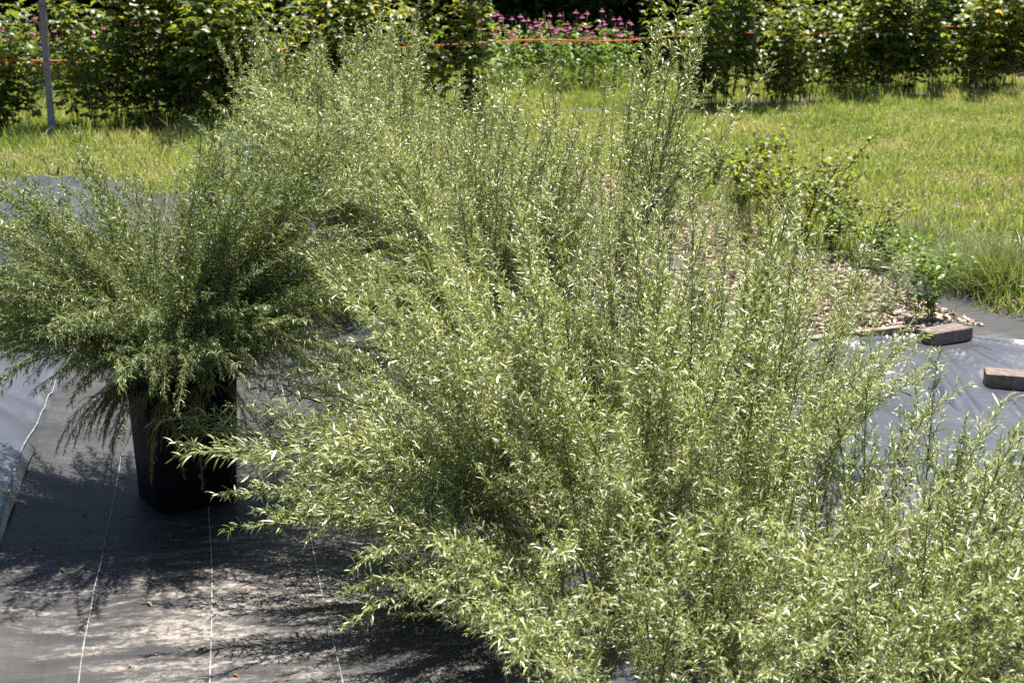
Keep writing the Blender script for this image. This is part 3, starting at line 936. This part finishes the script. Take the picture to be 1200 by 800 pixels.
# ------------------------------------------------------------------ post and twine
px0 = G(62, 166)
a = Acc()
w = 0.033
prof = [(-w, -w), (w, -w), (w, w), (-w, w)]
V = []
zs = (-0.1, 0.5, 1.2, 1.98, 2.0)
for z in zs:
    k = 1.0 if z < 2.0 else 0.85
    V += [(x * k, y * k, z) for x, y in prof]
F = []
for i in range(len(zs) - 1):
    for j in range(4):
        F.append((i * 4 + j, i * 4 + (j + 1) % 4, (i + 1) * 4 + (j + 1) % 4, (i + 1) * 4 + j))
F.append((16, 17, 18, 19))
post = thing('trellis_post', (px0[0], px0[1], 0), 'grey square post standing in the gap between raspberry bushes', 'post', rz=R(10))
ob('post_shaft', mesh_tris('post_shaft', V, F, 'post', flat=True), post)
for z in (0.76, 0.86, 1.4):
    a = Acc()
    an = np.linspace(0, 2 * PI, 13)
    tube(a, np.stack([0.05 * np.cos(an), 0.05 * np.sin(an), np.full(13, z)], 1), 0.004, 4)
    ob('wire_tie', a.mesh('wire_tie', 'post'), post)


def twine(pix, off, z0, z1, label):
    pts = []
    A = G(*pix[0]); B = G(*pix[1])
    dirv = unit(B - A); nrm = np.array([-dirv[1], dirv[0]])
    n = 90
    for i in range(n):
        t = i / (n - 1)
        q = A + (B - A) * t + nrm * off
        z = z0 + (z1 - z0) * t - 0.05 * math.sin(PI * ((t * 5) % 1)) + 0.008 * math.sin(t * 61)
        pts.append((q[0], q[1], z))
    pts = np.array(pts)
    a = Acc()
    tube(a, pts, 0.010, 6)
    ob('twine', a.mesh('twine', 'twine'), None, label=label, category='twine')


twine(((-60, 172), (1260, 104)), 0.35, 0.86, 1.06, 'upper orange twine strung along the raspberry row')
twine(((-60, 172), (420, 151)), 0.75, 0.76, 0.78, 'lower orange twine strung behind the grey post')


# ------------------------------------------------------------------ pink flowers behind the row
def flower_variant():
    st = Acc(); lf = Acc(); pe = Acc(); co = Acc()
    for s in range(9):
        b = rng.normal(0, 0.14, 2)
        h = rng.uniform(0.8, 1.2)
        P, d = bend_path(h, rng.uniform(0, 6), rng.uniform(4, 18), 8, 0.1)
        az = rng.uniform(0, 6.28)
        rot = np.array([[math.cos(az), -math.sin(az), 0], [math.sin(az), math.cos(az), 0], [0, 0, 1]])
        P = P @ rot.T + np.array([*b, 0])
        tube(st, P, np.linspace(0.004, 0.0025, 8), 4)
        k = 16
        s_ = rng.uniform(0.1, 0.88, k) * 7; i = s_.astype(int); f = (s_ - i)[:, None]
        p = P[i] * (1 - f) + P[i + 1] * f
        an = rng.uniform(0, 6.28, k)
        leaves(lf, p, np.stack([np.cos(an), np.sin(an), rng.uniform(0.1, 0.7, k)], 1), rng.uniform(0.08, 0.15, k), rng.uniform(0.03, 0.05, k), 0.35, 0, 'ovate', roll=0.3)
        if s < 6:
            c = P[-1]
            kk = 13
            an = np.arange(kk) * 2 * PI / kk
            leaves(pe, np.tile(c, (kk, 1)), np.stack([np.cos(an), np.sin(an), np.full(kk, -0.45)], 1), rng.uniform(0.04, 0.06, kk), 0.016, 0.2, 0, 'narrow', roll=0.2)
            tube(co, np.stack([c + (0, 0, -0.006), c + (0, 0, 0.004), c + (0, 0, 0.016), c + (0, 0, 0.022)]), np.array([0.010, 0.017, 0.012, 0.003]), 7)
    return st.mesh('flower_stalks', 'herb_stem'), lf.mesh('flower_leaves', 'bright_leaf'), pe.mesh('petals', 'petal'), co.mesh('cones', 'cone')


FLW = [flower_variant() for _ in range(3)]


def flower(x, y, s):
    ms = random.choice(FLW)
    root = thing('coneflower_plant', (x, y, 0), 'pink coneflower plant in the flower bed behind the raspberry row', 'flower', 'pink coneflowers behind the raspberry row', rz=random.uniform(0, 6.28))
    for nm, m in zip(('stalks', 'leaves', 'petals', 'cones'), ms):
        o = ob(nm, m, root); o.scale = (s, s, s)
        if nm != 'stalks':
            o['kind'] = 'stuff'


for i in range(17):
    px = 575 + i * 10 + random.uniform(-4, 4)
    x, y = G(px, random.uniform(104, 116))
    flower(x, y, random.uniform(0.82, 1.08))
for i in range(22):
    px = -20 + i * 16 + random.uniform(-5, 5)
    x, y = G(px, random.uniform(118, 130))
    flower(x, y, random.uniform(0.85, 1.05))


# ================================================================== SMALL PLANTS ON THE RIGHT AND ELSEWHERE
def bushlet(name, label, px, py, height, width, nst, leaf, lsize, lw, mat, stem_mat, shape='ovate', nleaf=22, cat='plant', group=None, lean=(10, 45), stem_r=0.003, start=0.15, cluster=1):
    x, y = G(px, py)
    g = np.array([x, y]) - ORG
    z = float(TER(g @ ND, g @ RD)) + 0.03
    root = thing(name, (x, y, z), label, cat, group)
    lf = Acc()
    for s in range(nst):
        st = Acc()
        h = height * rng.uniform(0.65, 1.08)
        P, d = bend_path(h, rng.uniform(*lean) * 0.5, rng.uniform(*lean) * 1.4, 9, 0.22)
        az = s * 2.4 + rng.uniform(-0.4, 0.4)
        rot = np.array([[math.cos(az), -math.sin(az), 0], [math.sin(az), math.cos(az), 0], [0, 0, 1]])
        P = P @ rot.T; P[:, :2] *= width; P[:, :2] += rng.normal(0, 0.02, 2)
        tube(st, P, np.linspace(stem_r, stem_r * 0.35, 9), 4)
        paths = [P]
        for b in range(3):
            i = rng.integers(3, 7)
            q = unit(rng.normal(0, 1, 3) * (1, 1, 0.4) + np.array([0, 0, 0.6]))
            L2 = h * rng.uniform(0.2, 0.4)
            pp = P[i] + q[None] * np.linspace(0, L2, 5)[:, None] + np.cumsum(rng.normal(0, 0.006, (5, 3)), 0)
            pp[0] = P[i]
            tube(st, pp, np.linspace(stem_r * 0.5, stem_r * 0.25, 5), 3)
            paths.append(pp)
        ob('stem', st.mesh(name + '_stem', stem_mat), root)
        for pth in paths:
            k = nleaf if pth is P else nleaf // 3
            s_ = (start + (1 - start) * rng.uniform(0, 1, k)) * (len(pth) - 1) * 0.999
            i = s_.astype(int); f = (s_ - i)[:, None]
            p = pth[i] * (1 - f) + pth[i + 1] * f
            an = rng.uniform(0, 6.28, k)
            for c in range(cluster):
                D = np.stack([np.cos(an), np.sin(an), rng.uniform(-0.2, 0.8, k)], 1) + rng.normal(0, 0.5 if cluster > 1 else 0.1, (k, 3))
                leaves(lf, p + D * 0.008, D, lsize * rng.uniform(0.6, 1.2, k), lw * rng.uniform(0.7, 1.15, k), 0.3, 0, shape, roll=0.4)
    o = ob('leaves', lf.mesh(name + '_leaves', mat), root)
    o['kind'] = 'stuff'
    return root


bushlet('gooseberry_bush', 'thorny dark branched gooseberry bush with small leaves at the grass edge', 935, 292, 0.78, 1.3, 16, 0, 0.034, 0.032, 'goose_leaf', 'woody_stem', nleaf=26, cat='shrub', lean=(20, 60), stem_r=0.006, cluster=2)
bushlet('gooseberry_bush', 'open gooseberry bush with sparse arching branches over the chips', 1015, 305, 0.50, 1.2, 7, 0, 0.028, 0.026, 'goose_leaf', 'woody_stem', nleaf=16, cat='shrub', lean=(15, 60), stem_r=0.005, cluster=2)
bushlet('gooseberry_bush', 'bright leafy low bush beside the slender herb sprays', 812, 240, 0.50, 1.2, 12, 0, 0.045, 0.034, 'bright_leaf', 'woody_stem', nleaf=24, cat='shrub', lean=(20, 55), stem_r=0.004, cluster=2)
bushlet('leafy_seedling', 'young round leaved plant growing beside the corner brick', 1082, 384, 0.42, 0.75, 8, 0, 0.032, 0.028, 'bright_leaf', 'herb_stem', nleaf=20, lean=(5, 40), cluster=1)
bushlet('leafy_seedling', 'small bright upright plant in the middle of the wood chips', 972, 312, 0.36, 0.5, 6, 0, 0.032, 0.026, 'bright_leaf', 'herb_stem', nleaf=22, lean=(3, 25))
bushlet('blue_green_herb', 'low blue green feathery herb at the foot of the far tall bush', 290, 205, 0.42, 1.1, 16, 0, 0.030, 0.007, 'blue_leaf', 'herb_stem', 'narrow', nleaf=50, lean=(15, 60), cluster=2)
bushlet('broad_leaf_plant', 'broad leaved yellow green plant on the film behind the potted herb', 5, 432, 0.20, 1.0, 5, 0, 0.085, 0.07, 'bright_leaf', 'herb_stem', nleaf=6, lean=(20, 70))
bushlet('broad_leaf_plant', 'yellow tinged broad leaved plant farther along the film bed', 18, 300, 0.18, 1.0, 4, 0, 0.075, 0.06, 'bright_leaf', 'herb_stem', nleaf=6, lean=(20, 70))
bushlet('gooseberry_bush', 'gooseberry bush with dark upright twigs between the bright bush and the thorny one', 868, 255, 0.62, 1.1, 11, 0, 0.034, 0.032, 'goose_leaf', 'woody_stem', nleaf=22, cat='shrub', lean=(10, 50), stem_r=0.005, cluster=2)
bushlet('gooseberry_bush', 'scraggly gooseberry bush with pale leaves leaning over the wood chips', 905, 318, 0.42, 1.2, 7, 0, 0.032, 0.028, 'goose_leaf', 'woody_stem', nleaf=16, cat='shrub', lean=(15, 65), stem_r=0.004, cluster=2)
bushlet('gooseberry_bush', 'scraggly low bush between the upright chip plant and the grass tuft', 1042, 318, 0.34, 1.2, 8, 0, 0.030, 0.022, 'bright_leaf', 'woody_stem', nleaf=16, cat='shrub', lean=(15, 65), stem_r=0.003, cluster=2)
bushlet('leafy_weed', 'tall loose weed rising from the grass behind the gooseberry bushes', 975, 268, 0.45, 0.9, 8, 0, 0.034, 0.014, 'tuft_leaf', 'herb_stem', nleaf=18, lean=(8, 45), cluster=2)
WEED = 'thin green weed sprouting through the wood chips'
for k, (px, py) in enumerate(((985, 395), (1010, 380), (1030, 392), (1000, 352), (1045, 362), (1022, 335), (960, 345), (985, 405), (1052, 340), (940, 372), (915, 300), (948, 322), (1003, 322), (1035, 372), (968, 372), (1060, 365), (880, 280), (1010, 362))):
    bushlet('weed', WEED, px, py, random.uniform(0.12, 0.30), 0.7, 5, 0, 0.030, 0.006, 'tuft_leaf', 'herb_stem', 'narrow', nleaf=16, lean=(5, 45), group='weeds in the wood chips', stem_r=0.0018)


def tuft(name, label, px, py, n, h, r, mat, wid=0.0035, group=None):
    x, y = G(px, py)
    root = thing(name, (x, y, 0.01), label, 'grass tuft', group)
    a = Acc()
    b = rng.normal(0, r * 0.45, (n, 2))
    D = np.concatenate([b * (2.0 / r * 0.45) + rng.normal(0, 0.38, (n, 2)), np.ones((n, 1))], 1)
    leaves(a, np.concatenate([b, np.zeros((n, 1))], 1), D, h * rng.uniform(0.5, 1.1, n), wid * rng.uniform(0.7, 1.3, n), 0.35, 0, 'narrow', roll=0.5)
    o = ob('blades', a.mesh(name + '_blades', mat), root); o['kind'] = 'stuff'
    return root


tuft('grass_tuft', 'dense fine soft green grass tuft where the lawn meets the woven fabric', 1150, 338, 3200, 0.30, 0.34, 'tuft_leaf', 0.0026)
tuft('grass_tuft', 'tall drying grass tuft leaning over the woven fabric edge', 1196, 348, 900, 0.42, 0.24, 'tuft_leaf')
tuft('grass_tuft', 'low green grass tuft beside the round leaved plant', 1072, 300, 800, 0.28, 0.26, 'tuft_leaf')


# ================================================================== DARK WOODS
def tree_variant(seed):
    tr = Acc(); lf = Acc()
    H = rng.uniform(6.2, 7.4)
    P, d = bend_path(H * 0.8, 0, 8, 12, 0.12)
    tube(tr, P, np.linspace(0.17, 0.03, 12), 8)
    cl = []
    for b in range(26):
        t = 0.06 + 0.94 * b / 26
        f = t * 11 * 0.999; i = int(f); p = P[i]
        az = b * 2.4 + rng.uniform(-0.4, 0.4)
        L = 2.6 * (1 - 0.62 * t) * rng.uniform(0.75, 1.15)
        e = rng.uniform(-0.12, 0.5)
        q = np.array([math.cos(az), math.sin(az), e])
        pp = p + q[None] * np.linspace(0, L, 6)[:, None] + np.cumsum(rng.normal(0, 0.05, (6, 3)), 0)
        pp[0] = p
        tube(tr, pp, np.linspace(0.045 * (1 - 0.5 * t), 0.008, 6), 5)
        for j in range(1, 6):
            cl.append(pp[j])
    cl = np.array(cl); cl[:, 2] = np.maximum(cl[:, 2], 0.35)
    n = 22000
    c = cl[rng.integers(0, len(cl), n)] + rng.normal(0, 0.36, (n, 3))
    c[:, 2] = np.abs(c[:, 2] - 0.05) + 0.05
    leaves(lf, c, rng.normal(0, 1, (n, 3)) + np.array([0, 0, -0.3]), rng.uniform(0.10, 0.19, n), rng.uniform(0.07, 0.12, n), 0.3, 0, 'kite')
    return tr.mesh('trunk', 'bark'), lf.mesh('crown', 'wood_leaf')


TREES = [tree_variant(0), tree_variant(1)]
for row, (yy, step, off) in enumerate(((29.5, 2.3, 0.0), (33.0, 2.6, 1.1), (37.0, 3.0, 0.4))):
    x = -16 + off
    while x < 17:
        tm, cm = random.choice(TREES)
        root = thing('woodland_tree', (x + random.uniform(-.4, .4), yy + 0.16 * x + random.uniform(-.6, .6), 0), 'dark shaded tree in the woodland edge behind the flower bed', 'tree', 'trees in the dark woodland edge', rz=random.uniform(0, 6.28))
        s = random.uniform(0.9, 1.12)
        o = ob('trunk', tm, root); o.scale = (s, s, s)
        o = ob('crown', cm, root); o.scale = (s, s, s)
        x += step * random.uniform(0.85, 1.15)


# ================================================================== LITTER ON THE FABRIC
def litter():
    n = 240
    u = rng.uniform(-0.55, 0.6, n); v = rng.uniform(-0.3, 3.5, n)
    z = fabric_z(u, v) + 0.004
    an = rng.uniform(0, 6.28, n)
    a = Acc()
    big = rng.uniform(0, 1, n) ** 3
    leaves(a, np.stack([u, v, z], 1), np.stack([np.cos(an), np.sin(an), rng.uniform(0, 0.25, n)], 1), 0.006 + 0.03 * big, 0.004 + 0.008 * big, 0.4, 0, 'narrow', roll=0.4)
    ob('litter', a.mesh('litter', 'dry_leaf'), None, (ORG[0], ORG[1], 0), THETA, kind='stuff', label='dry brown leaf crumbs scattered on the woven fabric', category='litter')


litter()
